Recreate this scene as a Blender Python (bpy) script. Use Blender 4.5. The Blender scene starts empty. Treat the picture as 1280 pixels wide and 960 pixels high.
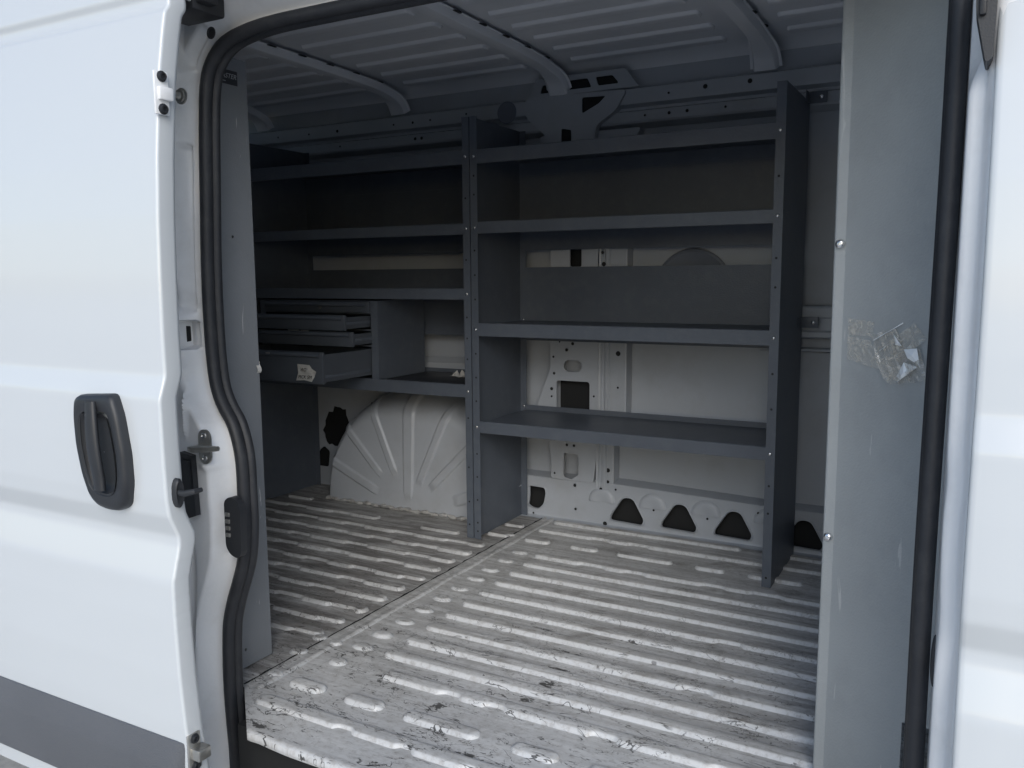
import bpy, bmesh, math, random
from mathutils import Vector, Matrix
from mathutils.geometry import tessellate_polygon
random.seed(7)
R = math.radians
scn = bpy.context.scene
col = scn.collection

# ------------------------------------------------------------------ camera
cam = bpy.data.cameras.new('camera'); cob = bpy.data.objects.new('camera', cam); col.objects.link(cob)
cam.sensor_width = 36; cam.lens = 36*1056/1280; cam.clip_start = .02; cam.clip_end = 3000
yaw, pit, roll = R(28.96), R(7.26), R(-.39)
fw = Vector((-math.sin(yaw)*math.cos(pit), math.cos(yaw)*math.cos(pit), -math.sin(pit)))
r0 = Vector((math.cos(yaw), math.sin(yaw), 0)); u0 = r0.cross(fw)
rr = r0*math.cos(roll)+u0*math.sin(roll); uu = rr.cross(fw)
m = Matrix((rr, uu, -fw)).transposed().to_4x4(); m.translation = Vector((0, 0, .895))
cob.matrix_world = m
scn.camera = cob
# ------------------------------------------------------------------ world, sun, exposure
SUN_EL, SUN_AZ = R(32), R(150)      # azimuth clockwise from +Y (the van's far side)
w = bpy.data.worlds.new('World'); scn.world = w; w.use_nodes = True
nt = w.node_tree; bg = nt.nodes['Background']
sky = nt.nodes.new('ShaderNodeTexSky'); sky.sky_type = 'NISHITA'; sky.sun_disc = False
sky.sun_elevation = SUN_EL; sky.sun_rotation = SUN_AZ
sky.air_density = 1.0; sky.dust_density = 1.5; sky.ozone_density = 1.0
nt.links.new(sky.outputs[0], bg.inputs[0]); bg.inputs[1].default_value = .13
sl = bpy.data.lights.new('sun', 'SUN'); sl.energy = 1.1; sl.angle = R(38); sl.color = (.91, .96, 1)
so = bpy.data.objects.new('sun', sl); col.objects.link(so)
sd = Vector((math.sin(SUN_AZ)*math.cos(SUN_EL), math.cos(SUN_AZ)*math.cos(SUN_EL), math.sin(SUN_EL)))
so.rotation_euler = sd.to_track_quat('Z', 'Y').to_euler(); so.location = (2, -4, 6)
scn.view_settings.view_transform = 'Standard'; scn.view_settings.look = 'None'
scn.view_settings.exposure = 0.5; scn.view_settings.gamma = 1
scn.render.engine = 'CYCLES'
scn.cycles.max_bounces = 8; scn.cycles.diffuse_bounces = 6; scn.cycles.glossy_bounces = 4

# ------------------------------------------------------------------ materials
def mat(name, base, rough=.5, metal=0, coat=0, noise=.06, nscale=8, bump=.0, bscale=60, spec=.5, dirt=None, dirt_amt=.0, dscale=3):
    m = bpy.data.materials.new(name); m.use_nodes = True; n = m.node_tree; b = n.nodes['Principled BSDF']
    b.inputs['Roughness'].default_value = rough; b.inputs['Metallic'].default_value = metal
    b.inputs['Coat Weight'].default_value = coat; b.inputs['Coat Roughness'].default_value = .08
    b.inputs['Specular IOR Level'].default_value = spec
    tc = n.nodes.new('ShaderNodeTexCoord')
    no = n.nodes.new('ShaderNodeTexNoise'); no.inputs['Scale'].default_value = nscale; no.inputs['Detail'].default_value = 6 if noise > .01 else 0
    n.links.new(tc.outputs['Object'], no.inputs['Vector'])
    cr = n.nodes.new('ShaderNodeValToRGB')
    cr.color_ramp.elements[0].position = .3; cr.color_ramp.elements[1].position = .7
    cr.color_ramp.elements[0].color = tuple(c*(1-noise) for c in base)+(1,)
    cr.color_ramp.elements[1].color = tuple(min(c*(1+noise), 1) for c in base)+(1,)
    n.links.new(no.outputs['Fac'], cr.inputs[0]); last = cr.outputs[0]
    if dirt:
        n2 = n.nodes.new('ShaderNodeTexNoise'); n2.inputs['Scale'].default_value = dscale; n2.inputs['Detail'].default_value = 9; n2.inputs['Roughness'].default_value = .65
        n.links.new(tc.outputs['Object'], n2.inputs['Vector'])
        mr = n.nodes.new('ShaderNodeMapRange'); mr.inputs[1].default_value = .48; mr.inputs[2].default_value = .72; mr.inputs[4].default_value = dirt_amt
        n.links.new(n2.outputs['Fac'], mr.inputs[0])
        mx = n.nodes.new('ShaderNodeMixRGB'); mx.inputs[2].default_value = tuple(dirt)+(1,)
        n.links.new(mr.outputs[0], mx.inputs[0]); n.links.new(last, mx.inputs[1]); last = mx.outputs[0]
    n.links.new(last, b.inputs['Base Color'])
    rv = n.nodes.new('ShaderNodeMapRange'); rv.inputs[3].default_value = max(rough-(.07 if noise > .01 else .01), .03); rv.inputs[4].default_value = rough+(.1 if noise > .01 else .01)
    n.links.new(no.outputs['Fac'], rv.inputs[0]); n.links.new(rv.outputs[0], b.inputs['Roughness'])
    if bump:
        n3 = n.nodes.new('ShaderNodeTexNoise'); n3.inputs['Scale'].default_value = bscale; n3.inputs['Detail'].default_value = 3
        n.links.new(tc.outputs['Object'], n3.inputs['Vector'])
        bp = n.nodes.new('ShaderNodeBump'); bp.inputs['Strength'].default_value = bump; bp.inputs['Distance'].default_value = .002
        n.links.new(n3.outputs['Fac'], bp.inputs['Height']); n.links.new(bp.outputs[0], b.inputs['Normal'])
    return m

M = {}
M['paint'] = mat('white_body_paint', (.60, .63, .65), .22, coat=.8, noise=.004, nscale=.7, dirt=(.66, .67, .66), dirt_amt=.05, dscale=30)
M['jamb'] = mat('white_jamb_paint', (.80, .81, .82), .36, coat=.25, noise=.03, nscale=5, bump=.25, bscale=90, dirt=(.5, .49, .47), dirt_amt=.35, dscale=7)
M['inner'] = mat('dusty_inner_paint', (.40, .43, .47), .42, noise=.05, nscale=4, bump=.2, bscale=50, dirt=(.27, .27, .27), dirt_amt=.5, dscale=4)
M['roofin'] = mat('roof_inner_paint', (.76, .78, .82), .5, noise=.04, nscale=3, bump=.15, bscale=40)
M['shelf'] = mat('charcoal_powder_coat', (.092, .108, .134), .40, noise=.08, nscale=5, bump=.35, bscale=220, dirt=(.16, .175, .19), dirt_amt=.25, dscale=24)
M['drawer'] = mat('dark_drawer_steel', (.078, .090, .108), .38, noise=.10, nscale=6, bump=.3, bscale=220)
M['rubber'] = mat('black_rubber', (.020, .022, .027), .55, noise=.15, nscale=14, bump=.3, bscale=120, dirt=(.09, .09, .09), dirt_amt=.18, dscale=30)
M['plastic'] = mat('black_textured_plastic', (.022, .024, .028), .42, noise=.08, nscale=20, bump=.15, bscale=500)
M['trim'] = mat('grey_moulded_plastic', (.105, .112, .125), .55, noise=.06, nscale=5, bump=.5, bscale=400)
M['zinc'] = mat('zinc_plated_steel', (.50, .49, .46), .38, metal=.9, noise=.15, nscale=60)
M['chrome'] = mat('bright_bolt_steel', (.8, .8, .8), .22, metal=1, noise=.05, nscale=60)
M['cavity'] = mat('cavity_shade_black', (.012, .013, .014), .8, noise=.2, nscale=10)  # near-black painted as shade inside openings; also seam dirt and underframe
M['seal'] = mat('seam_sealer', (.40, .40, .39), .6, noise=.12, nscale=40, bump=.8, bscale=90, dirt=(.1, .09, .08), dirt_amt=.9, dscale=30)
M['paper'] = mat('taped_paper', (.52, .52, .50), .55, noise=.08, nscale=60)
M['ink'] = mat('dark_ink', (.03, .03, .035), .6)
M['stickerdk'] = mat('dark_sticker', (.025, .028, .035), .4)
M['stickerwh'] = mat('sticker_print', (.35, .36, .38), .5)
M['leaf'] = mat('leaf_green', (.06, .12, .03), .6, noise=.3, nscale=30)
M['bulge'] = mat('blue_grey_pad', (.16, .18, .22), .5)

def wing_mat(name, base):
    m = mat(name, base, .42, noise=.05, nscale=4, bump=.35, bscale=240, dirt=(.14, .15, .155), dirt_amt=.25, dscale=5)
    n = m.node_tree; b = n.nodes['Principled BSDF']
    tc = [x for x in n.nodes if x.type == 'TEX_COORD'][0]
    # short light scratches in the powder coat
    mp = n.nodes.new('ShaderNodeMapping'); mp.inputs['Rotation'].default_value = (0, R(25), 0); mp.inputs['Scale'].default_value = (60, 60, 9)
    vo = n.nodes.new('ShaderNodeTexNoise'); vo.inputs['Scale'].default_value = 1; vo.inputs['Detail'].default_value = 2; vo.inputs['Distortion'].default_value = .7
    n.links.new(tc.outputs['Object'], mp.inputs[0]); n.links.new(mp.outputs[0], vo.inputs['Vector'])
    r1 = n.nodes.new('ShaderNodeMapRange'); r1.inputs[1].default_value = .71; r1.inputs[2].default_value = .74
    n.links.new(vo.outputs['Fac'], r1.inputs[0])
    mx = n.nodes.new('ShaderNodeMixRGB'); mx.inputs[2].default_value = (.42, .43, .43, 1)
    src = b.inputs['Base Color'].links[0].from_socket
    n.links.new(r1.outputs[0], mx.inputs[0]); n.links.new(src, mx.inputs[1]); n.links.new(mx.outputs[0], b.inputs['Base Color'])
    return m
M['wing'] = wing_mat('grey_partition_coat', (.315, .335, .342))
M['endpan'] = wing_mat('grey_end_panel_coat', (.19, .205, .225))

def floor_mat():
    m = bpy.data.materials.new('worn_floor_paint'); m.use_nodes = True; n = m.node_tree; b = n.nodes['Principled BSDF']; L = n.links.new
    tc = n.nodes.new('ShaderNodeNewGeometry'); P = tc.outputs['Position']
    def noise(scale, detail=5, rough=.5, dist=0, mapping=None, dims=P):
        t = n.nodes.new('ShaderNodeTexNoise'); t.inputs['Scale'].default_value = scale; t.inputs['Detail'].default_value = detail
        t.inputs['Roughness'].default_value = rough; t.inputs['Distortion'].default_value = dist
        v = dims
        if mapping:
            mp = n.nodes.new('ShaderNodeMapping'); mp.inputs['Scale'].default_value = mapping[0]; mp.inputs['Location'].default_value = mapping[1]
            L(dims, mp.inputs[0]); v = mp.outputs[0]
        L(v, t.inputs['Vector']); return t.outputs['Fac']
    def rng(v, a, b_, c=0, d=1):
        r = n.nodes.new('ShaderNodeMapRange'); r.interpolation_type = 'SMOOTHSTEP'
        for i, x in zip((1, 2, 3, 4), (a, b_, c, d)): r.inputs[i].default_value = x
        L(v, r.inputs[0]); return r.outputs[0]
    def math_(op, a, b_=None):
        r = n.nodes.new('ShaderNodeMath'); r.operation = op
        for i, x in enumerate((a, b_)):
            if x is None: continue
            if isinstance(x, (int, float)): r.inputs[i].default_value = x
            else: L(x, r.inputs[i])
        return r.outputs[0]
    def mix(f, a, c):
        r = n.nodes.new('ShaderNodeMixRGB')
        if isinstance(f, float): r.inputs[0].default_value = f
        else: L(f, r.inputs[0])
        for i, x in ((1, a), (2, c)):
            if isinstance(x, tuple): r.inputs[i].default_value = x+(1,)
            else: L(x, r.inputs[i])
        return r.outputs[0]
    sx = n.nodes.new('ShaderNodeSeparateXYZ'); L(P, sx.inputs[0])
    big = noise(2.2, 6, .6)
    c = mix(rng(big, .35, .65), (.55, .55, .54), (.67, .67, .66))
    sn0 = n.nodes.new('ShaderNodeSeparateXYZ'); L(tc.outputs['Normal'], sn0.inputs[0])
    c = mix(rng(sn0.outputs[2], .985, .90), c, (.58, .59, .595))  # separate flank tone, painting the light caught by the bead sides
    # dirt, long thin streaks along the load floor
    st = noise(1, 7, .65, .4, ((2.2, 42, 1), (0, 0, 0)))
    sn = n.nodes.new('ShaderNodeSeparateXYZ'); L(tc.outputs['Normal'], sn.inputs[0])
    lowz = rng(sn.outputs[2], .90, .985, .04, 1)   # dirt on level faces; flanks left light to paint in lit bead sides
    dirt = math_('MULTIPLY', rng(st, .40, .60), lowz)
    front = rng(sx.outputs[1], 1.25, 1.7, .45, 1)  # thins the dirt toward the doorway, painting the floor brighter there
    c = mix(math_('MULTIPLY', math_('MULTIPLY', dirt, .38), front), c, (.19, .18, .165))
    gr = noise(1, 6, .75, .3, ((55, 80, 1), (0, 4, 0)))
    c = mix(math_('MULTIPLY', rng(gr, .45, .72), .5), c, (.22, .195, .165))
    d2 = noise(7, 8, .7, .6)
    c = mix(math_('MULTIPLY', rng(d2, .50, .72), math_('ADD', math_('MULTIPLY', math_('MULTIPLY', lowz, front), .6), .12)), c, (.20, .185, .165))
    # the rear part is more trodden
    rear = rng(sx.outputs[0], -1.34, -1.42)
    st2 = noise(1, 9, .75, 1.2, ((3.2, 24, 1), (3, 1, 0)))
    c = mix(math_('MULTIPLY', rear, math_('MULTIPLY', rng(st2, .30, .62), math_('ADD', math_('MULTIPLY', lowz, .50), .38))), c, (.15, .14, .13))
    # thin black scratches and scuffs
    far = rng(sx.outputs[1], 2.5, 1.15, .25, 1)
    nears = rng(sx.outputs[1], 1.75, 1.2, 0, 1)
    for k, (sc, thr, loc) in enumerate((((9, 17, 1), .007, (2, 5, 0)), ((14, 30, 1), .006, (7, 1, 0)), ((5, 26, 1), .007, (1, 9, 0)))):
        a = noise(1, 4, .6, .5, (sc, loc))
        line = rng(math_('ABSOLUTE', math_('SUBTRACT', a, .5)), thr*1.5, thr*.5)
        msk = rng(noise(1, 3, .5, 0, ((7, 13, 1), (loc[1]*3, loc[0]*5, 1))), .50, .57)
        c = mix(math_('MULTIPLY', math_('MULTIPLY', line, msk), math_('MULTIPLY', far, .92)), c, (.03, .028, .026))
    for sc, loc in (((48, 95, 1), (1, 3, 0)), ((90, 60, 1), (9, 2, 0))):
        sp = noise(1, 2, .5, .5, (sc, loc))
        msk = rng(noise(3.5, 3, .6), .42, .62)
        c = mix(math_('MULTIPLY', math_('MULTIPLY', rng(sp, .685, .73), msk), far), c, (.045, .04, .037))
    # chipped patches
    for (px, py, rx, ry) in ((-.83, 1.745, .045, .014), (-.80, 1.66, .03, .012), (-.79, 1.58, .03, .016), (-.80, 1.50, .022, .012), (-.92, 1.84, .02, .008), (-.95, 1.385, .02, .02), (-.70, 1.87, .03, .006), (-.80, 1.26, .035, .012), (-1.23, 1.155, .05, .01)):
        sub = n.nodes.new('ShaderNodeVectorMath'); sub.operation = 'SUBTRACT'; L(P, sub.inputs[0]); sub.inputs[1].default_value = (px, py, 0)
        mu = n.nodes.new('ShaderNodeVectorMath'); mu.operation = 'MULTIPLY'; L(sub.outputs[0], mu.inputs[0]); mu.inputs[1].default_value = (1/rx, 1/ry, 0)
        ln = n.nodes.new('ShaderNodeVectorMath'); ln.operation = 'LENGTH'; L(mu.outputs[0], ln.inputs[0])
        ns = noise(1, 4, .6, 1, ((55, 110, 1), (px*10, 2, 0)))
        v = math_('ADD', math_('MULTIPLY', ln.outputs['Value'], .22), ns)
        c = mix(math_('MULTIPLY', rng(v, .66, .60), .9), c, (.045, .043, .04))
    L(c, b.inputs['Base Color'])
    L(rng(d2, .3, .7, .34, .58), b.inputs['Roughness'])
    bp = n.nodes.new('ShaderNodeBump'); bp.inputs['Strength'].default_value = .5; bp.inputs['Distance'].default_value = .004
    L(math_('ADD', noise(14, 4), math_('MULTIPLY', st2, .5)), bp.inputs['Height']); L(bp.outputs[0], b.inputs['Normal'])
    return m
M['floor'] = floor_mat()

def glass_tape():
    m = bpy.data.materials.new('clear_tape'); m.use_nodes = True; n = m.node_tree; b = n.nodes['Principled BSDF']
    b.inputs['Base Color'].default_value = (.62, .60, .54, 1); b.inputs['Roughness'].default_value = .12
    b.inputs['Coat Weight'].default_value = 1
    no = n.nodes.new('ShaderNodeTexNoise'); no.inputs['Scale'].default_value = 45; no.inputs['Distortion'].default_value = 2; no.inputs['Detail'].default_value = 4
    tc = n.nodes.new('ShaderNodeTexCoord'); n.links.new(tc.outputs['Object'], no.inputs['Vector'])
    mr = n.nodes.new('ShaderNodeMapRange'); mr.inputs[1].default_value = .45; mr.inputs[2].default_value = .75; mr.inputs[3].default_value = .22; mr.inputs[4].default_value = .75
    n.links.new(no.outputs['Fac'], mr.inputs[0]); n.links.new(mr.outputs[0], b.inputs['Alpha'])
    bp = n.nodes.new('ShaderNodeBump'); bp.inputs['Strength'].default_value = .6; bp.inputs['Distance'].default_value = .003
    n.links.new(no.outputs['Fac'], bp.inputs['Height']); n.links.new(bp.outputs[0], b.inputs['Normal'])
    return m
M['tape'] = glass_tape()

def ground_mat():
    m = mat('pale_bounce_ground', (.50, .50, .49), .9, noise=.25, nscale=1.2, bump=1, bscale=60, dirt=(.40, .40, .39), dirt_amt=.8, dscale=40)  # ground made paler than gravel to bounce light up to the ceiling
    return m
M['ground'] = ground_mat()

# ------------------------------------------------------------------ mesh helpers
class MB:
    def __init__(s): s.v = []; s.f = []
    def add(s, vs, fs):
        o = len(s.v); s.v += [tuple(v) for v in vs]; s.f += [tuple(i+o for i in f) for f in fs]; return s
    def box(s, x0, x1, y0, y1, z0, z1, bev=0):
        if bev <= 0:
            vs = [(x, y, z) for z in (z0, z1) for y in (y0, y1) for x in (x0, x1)]
            return s.add(vs, [(0, 2, 3, 1), (4, 5, 7, 6), (0, 1, 5, 4), (2, 6, 7, 3), (0, 4, 6, 2), (1, 3, 7, 5)])
        b = bmesh.new(); bmesh.ops.create_cube(b, size=1)
        for v in b.verts: v.co = Vector(((x0+x1)/2+v.co.x*(x1-x0), (y0+y1)/2+v.co.y*(y1-y0), (z0+z1)/2+v.co.z*(z1-z0)))
        bmesh.ops.bevel(b, geom=b.edges[:], offset=bev, segments=2, affect='EDGES', profile=.5)
        b.verts.index_update(); s.add([v.co for v in b.verts], [[v.index for v in f.verts] for f in b.faces]); b.free(); return s
    def grid(s, rows, close_u=False, close_v=False):
        nr = len(rows); nc = len(rows[0]); vs = [p for r_ in rows for p in r_]; fs = []
        for i in range(nr if close_u else nr-1):
            for j in range(nc if close_v else nc-1):
                a = i*nc+j; b_ = i*nc+(j+1) % nc; c = ((i+1) % nr)*nc+(j+1) % nc; d = ((i+1) % nr)*nc+j
                fs.append((a, b_, c, d))
        return s.add(vs, fs)
    def tube(s, pts, rad, n=8, cap=True):
        pts = [Vector(p) for p in pts]; rows = []
        for i, p in enumerate(pts):
            t = (pts[min(i+1, len(pts)-1)]-pts[max(i-1, 0)]).normalized()
            a = t.cross(Vector((0, 0, 1))); a = a if a.length > .1 else t.cross(Vector((1, 0, 0))); a.normalize(); b_ = t.cross(a)
            rd = rad[i] if isinstance(rad, (list, tuple)) else rad
            rows.append([p+a*math.cos(2*math.pi*k/n)*rd+b_*math.sin(2*math.pi*k/n)*rd for k in range(n)])
        s.grid(rows, close_v=True)
        if cap:
            for rw, fl in ((rows[0], 1), (rows[-1], 0)):
                s.add(rw, [tuple(range(n)) if fl else tuple(reversed(range(n)))])
        return s
    def lathe(s, c, axis, prof, n=20):
        # prof: (radius, height along axis)
        ax = Vector(axis).normalized(); a = ax.cross(Vector((0, 0, 1))); a = a if a.length > .1 else Vector((1, 0, 0)); a.normalize(); b_ = ax.cross(a); c = Vector(c)
        rows = [[c+ax*h+(a*math.cos(2*math.pi*k/n)+b_*math.sin(2*math.pi*k/n))*max(r_, 1e-5) for k in range(n)] for r_, h in prof]
        return s.grid(rows, close_v=True)
    def prism(s, poly, y0, y1, holes=()):
        """polygon in (x, z), extruded from y0 (front, facing -Y) to y1, holes cut through"""
        loops = [poly]+list(holes); allp = [p for l in loops for p in l]
        tris = tessellate_polygon([[Vector((p[0], p[1], 0)) for p in l] for l in loops]); N = len(allp)
        vs = [(p[0], y0, p[1]) for p in allp]+[(p[0], y1, p[1]) for p in allp]; fs = []
        for t in tris: fs.append(tuple(t)); fs.append(tuple(i+N for i in reversed(t)))
        o = 0
        for l in loops:
            k = len(l)
            for i in range(k): a = o+i; b_ = o+(i+1) % k; fs.append((a, b_, b_+N, a+N))
            o += k
        return s.add(vs, fs)
    def extrude_x(s, prof, x0, x1, n=1, closed=False):
        rows = [[(x0+(x1-x0)*i/n, y, z) for y, z in prof] for i in range(n+1)]
        return s.grid(rows, close_v=closed)
    def build(s, name, mt, parent=None, smooth=35, **props):
        me = bpy.data.meshes.new(name); me.from_pydata(s.v, [], s.f)
        b = bmesh.new(); b.from_mesh(me); bmesh.ops.remove_doubles(b, verts=b.verts[:], dist=1e-5)
        bmesh.ops.recalc_face_normals(b, faces=b.faces[:]) if props.pop('recalc', True) else None
        b.to_mesh(me); b.free()
        me.materials.append(mt)
        o = bpy.data.objects.new(name, me); col.objects.link(o)
        if parent:
            o.parent = parent
            o.matrix_parent_inverse = Matrix.Identity(4)
            off = world_loc(parent)
            me.transform(Matrix.Translation(-off))
        if smooth:
            me.polygons.foreach_set('use_smooth', [True]*len(me.polygons)); me.set_sharp_from_angle(angle=R(smooth))
        for k, v in props.items(): o[k] = v
        return o
def world_loc(o):
    v = Vector((0, 0, 0))
    while o: v += o.location; o = o.parent
    return v
def empty(name, loc, label, cat, group=None):
    o = bpy.data.objects.new(name, None); o.empty_display_size = .05; col.objects.link(o); o.location = loc
    o['label'] = label; o['category'] = cat
    if group: o['group'] = group
    return o
def tag(o, label, cat, group=None):
    o['label'] = label; o['category'] = cat
    if group: o['group'] = group
    return o
def ss(a, b, x):
    t = max(0, min(1, (x-a)/(b-a))); return t*t*(3-2*t)
def interp(tab, x):
    if x <= tab[0][0]: return tab[0][1]
    for (a, fa), (b, fb) in zip(tab, tab[1:]):
        if x <= b: return fa+(fb-fa)*(x-a)/(b-a)
    return tab[-1][1]
def smtab(tab, x, wd=.010):
    return sum(interp(tab, x+wd*k/3) for k in range(-3, 4))/7
def rrect(cx, cz, w_, h, r, n=5):
    pts = []
    for (sx, sz, a0) in ((1, 1, 0), (-1, 1, 90), (-1, -1, 180), (1, -1, 270)):
        for k in range(n+1):
            a = R(a0+90*k/n); pts.append((cx+sx*(w_/2-r)+r*math.cos(a), cz+sz*(h/2-r)+r*math.sin(a)))
    return pts
def rpoly(pts, r, n=5):
    out = []; N = len(pts)
    for i in range(N):
        p = Vector(pts[i]); a = Vector(pts[i-1]); b = Vector(pts[(i+1) % N])
        da = (a-p).normalized(); db = (b-p).normalized(); q = min(r, (a-p).length*.45, (b-p).length*.45)
        p0 = p+da*q; p1 = p+db*q
        for k in range(n+1):
            t = k/n; out.append(tuple(p0*(1-t)**2+p*2*t*(1-t)+p1*t*t))
    return out
def circ(cx, cz, r, n=14): return [(cx+r*math.cos(2*math.pi*k/n), cz+r*math.sin(2*math.pi*k/n)) for k in range(n)]

# ------------------------------------------------------------------ ground
g = MB(); N = 24
rows = []
ext = [-1500, -300, -60, -20, -8, -4, -2, 0, 2, 4, 8, 20, 60, 300, 1500]
rows = [[(x, y, -.52+.004*math.sin(x*3)*math.cos(y*2.3)) for x in ext] for y in ext]
g.grid(rows).build('ground', M['ground'], kind='structure')

# ------------------------------------------------------------------ the van
van = empty('cargo_van', (-1.2, 2.0, -.52), 'white cargo van with its side door slid open on an empty cargo bay', 'van')

# body side profile Y(z), same crease lines on sliding door and front door
YD = [(-.2, .995), (-.05, .975), (.05, .962), (.10, .957), (.193, .951), (.297, .948), (.362, .948), (.372, .949), (.432, .966), (.448, .966), (.487, .949), (.52, .945), (.61, .943), (.688, .943), (.694, .9435), (.730, .9565), (.736, .957), (.80, .9565), (.90, .958), (1.0, .961), (1.09, .967), (1.22, .982), (1.30, .996), (1.335, 1.003), (1.345, 1.012), (1.362, 1.013), (1.370, 1.006), (1.45, 1.02)]
def yd(z): return smtab(YD, z, .0045)

# --- sliding door
D0, D1, DZ0, DZ1 = -2.62, -1.2, -.150, 1.435
mb = MB(); zs = [DZ0+(DZ1-DZ0)*i/420 for i in range(421)]
prof = [(D0, .04), (D0, .0)]+[(D0+(D1-.02-D0)*i/16, 0) for i in range(1, 17)]+[(D1-.0062, 0), (D1-.005, 0), (D1-.0022, .0006), (D1-.0006, .0022), (D1, .0050), (D1, .0062), (D1, .030), (D1-.002, .037), (D1-.006, .040), (D1-.03, .042)]
def bow_x(x): return -.004*math.sin((x-D0)/(D1-D0)*math.pi)
rows = []
for z in zs:
    jx = (.0004*math.sin(z*310)*math.sin(z*97) if .28 < z < .43 else 0)+.006*ss(1.0, 1.3, z)*-1
    rows.append([(x+(jx if x > D1-.03 else 0), yd(z)+dy+bow_x(x), z) for x, dy in prof])
mb.grid(rows, close_v=False)
mb.add(rows[0], [tuple(range(len(rows[0])))]); mb.add(rows[-1], [tuple(range(len(rows[0])))])
door = mb.build('sliding_door', M['paint'], van, smooth=40)

# door handle: surround, recess, paddle
HX, HZ = -1.352, .594
def handle_outline(k, sc=1.0):
    P = [(-1.398, .692), (-1.306, .698), (-1.292, .66), (-1.281, .595), (-1.281, .54), (-1.292, .500), (-1.318, .487), (-1.345, .487), (-1.370, .492), (-1.386, .505), (-1.402, .545), (-1.412, .60), (-1.414, .655), (-1.409, .683)]
    P = [((x-HX)*sc+HX+.004, (z-HZ)*sc+HZ) for x, z in P]
    return rpoly(P, .012, 3)
mb = MB(); rings = []
for sc, dy in ((1.0, .003), (1.0, -.009), (.975, -.016), (.90, -.019), (.80, -.018), (.70, -.0165)):
    rings.append([(x, yd(z)+dy-.002, z) for x, z in handle_outline(0, sc)])
mb.grid(rings, close_v=True)
hs = mb.build('door_handle', M['plastic'], door, smooth=50)
# recess bowl: inner lower part dished
mb = MB(); rings = []
for sc, dy in ((.71, -.018), (.66, -.013), (.61, -.004), (.50, -.0015), (.2, -.001), (.01, -.001)):
    rings.append([(x-.003, yd(z)+dy-.002, z-.004) for x, z in handle_outline(0, sc)])
mb.grid(rings, close_v=True)
mb.build('handle_recess', M['plastic'], door, smooth=60)
mb = MB(); rows = []
for i in range(17):
    t = i/16; z = .684-.158*t; xc = -1.352+.012*t; wd = .0125+.003*math.sin(t*math.pi)
    lift = .016+.012*math.sin(min(t*1.15, 1)*math.pi*.9)
    row = []
    for k in range(12):
        a = 2*math.pi*k/12; row.append((xc+wd*math.copysign(abs(math.cos(a))**.6, math.cos(a)), yd(.6)-.014-lift*.45+.007*math.sin(a), z))
    rows.append(row)
mb.grid(rows, close_v=True); mb.add(rows[0], [tuple(range(12))]); mb.add(rows[-1], [tuple(range(12))])
mb.build('handle_paddle', M['plastic'], door, smooth=50)

# door lower trim
mb = MB(); rows = []
TP = [(-.103, .002), (-.102, -.012), (-.06, -.017), (.005, -.018), (.018, -.016), (.055, -.006), (.064, -.003), (.066, .002)]
for i, x in enumerate([-2.6]+[-2.6+1.35*k/20 for k in range(1, 21)]+[-1.232, -1.222, -1.214, -1.209]):
    f_ = 1 if x < -1.23 else {-1.222: .8, -1.214: .45, -1.209: .05}.get(x, 1)
    rows.append([(x-(0.012*ss(.06, .0, z) if x > -1.24 else 0), yd(z)+.001+(dy-.001)*f_ + bow_x(x), z) for z, dy in TP])
mb.grid(rows); mb.build('door_trim', M['trim'], door, smooth=30)

# latch pin on the door's end face
mb = MB(); pts = []
ring = lambda sc, x: [(x, .966+.0095*sc*math.cos(a), .528+.026*sc*math.copysign(abs(math.sin(a))**.8, math.sin(a))) for a in [2*math.pi*k/20 for k in range(20)]]
mb.grid([ring(1, -1.2), ring(1, -1.192), ring(.85, -1.189), ring(.6, -1.190), ring(.02, -1.190)], close_v=True)
lt = mb.build('door_latch', M['plastic'], door, smooth=50)
mb = MB(); mb.tube([(-1.195, .966, .530), (-1.178, .964, .529), (-1.160, .972, .533), (-1.158, .985, .534)], [.006, .0055, .005, .004], 10)
mb.build('latch_pin', M['plastic'], door)
# brackets with bolts on the end face, top and bottom
for (zc, big) in ((1.198, .5), (.048, 0)):
    mb = MB(); mb.box(-1.201, -1.196, .957+(.010 if big else 0), .985+(.010 if big else 0), zc-.035, zc+.035, .002)
    mb.box(-1.199, -1.175 if not big else -1.190, .962+(.010 if big else 0), .990+(.010 if big else 0), zc-.012, zc+.010, .003)
    bk = mb.build('door_bracket', M['zinc'] if not big else M['jamb'], door)
    for dz in (.026, -.026):
        mb = MB(); mb.lathe((-1.196, .971+(.010 if big else 0), zc+dz), (1, 0, 0), [(.009, 0), (.009, .002), (.0065, .003), (.0065, .006), (.004, .006), (.0035, .003), (0, .003)], 14)
        mb.build('bracket_bolt', M['plastic'], door, smooth=30)

# --- body panels round the opening
# opening curve (outer edge of the weatherstrip), going up the left side, over the top, down the right
SO = [(-1.364, -.195), (-1.369, -.11), (-1.375, .029), (-1.368, .165), (-1.352, .224), (-1.329, .281), (-1.315, .322), (-1.306, .39), (-1.306, .451), (-1.308, .534), (-1.324, .593), (-1.346, .625), (-1.361, .653), (-1.371, .690), (-1.377, .768), (-1.377, .908), (-1.369, 1.065), (-1.360, 1.218), (-1.351, 1.278), (-1.335, 1.313), (-1.300, 1.345), (-1.256, 1.361), (-1.178, 1.371), (-1.068, 1.373), (-.9, 1.373), (-.5, 1.373), (-.2, 1.372), (-.12, 1.364), (-.07, 1.345), (-.042, 1.31), (-.030, 1.26), (-.0285, 1.18), (-.029, 1.0), (-.031, .75), (-.033, .5), (-.033, .2), (-.034, -.12), (-.04, -.17), (-.06, -.20), (-.10, -.215), (-.7, -.22), (-1.28, -.22), (-1.34, -.215)]
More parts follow.
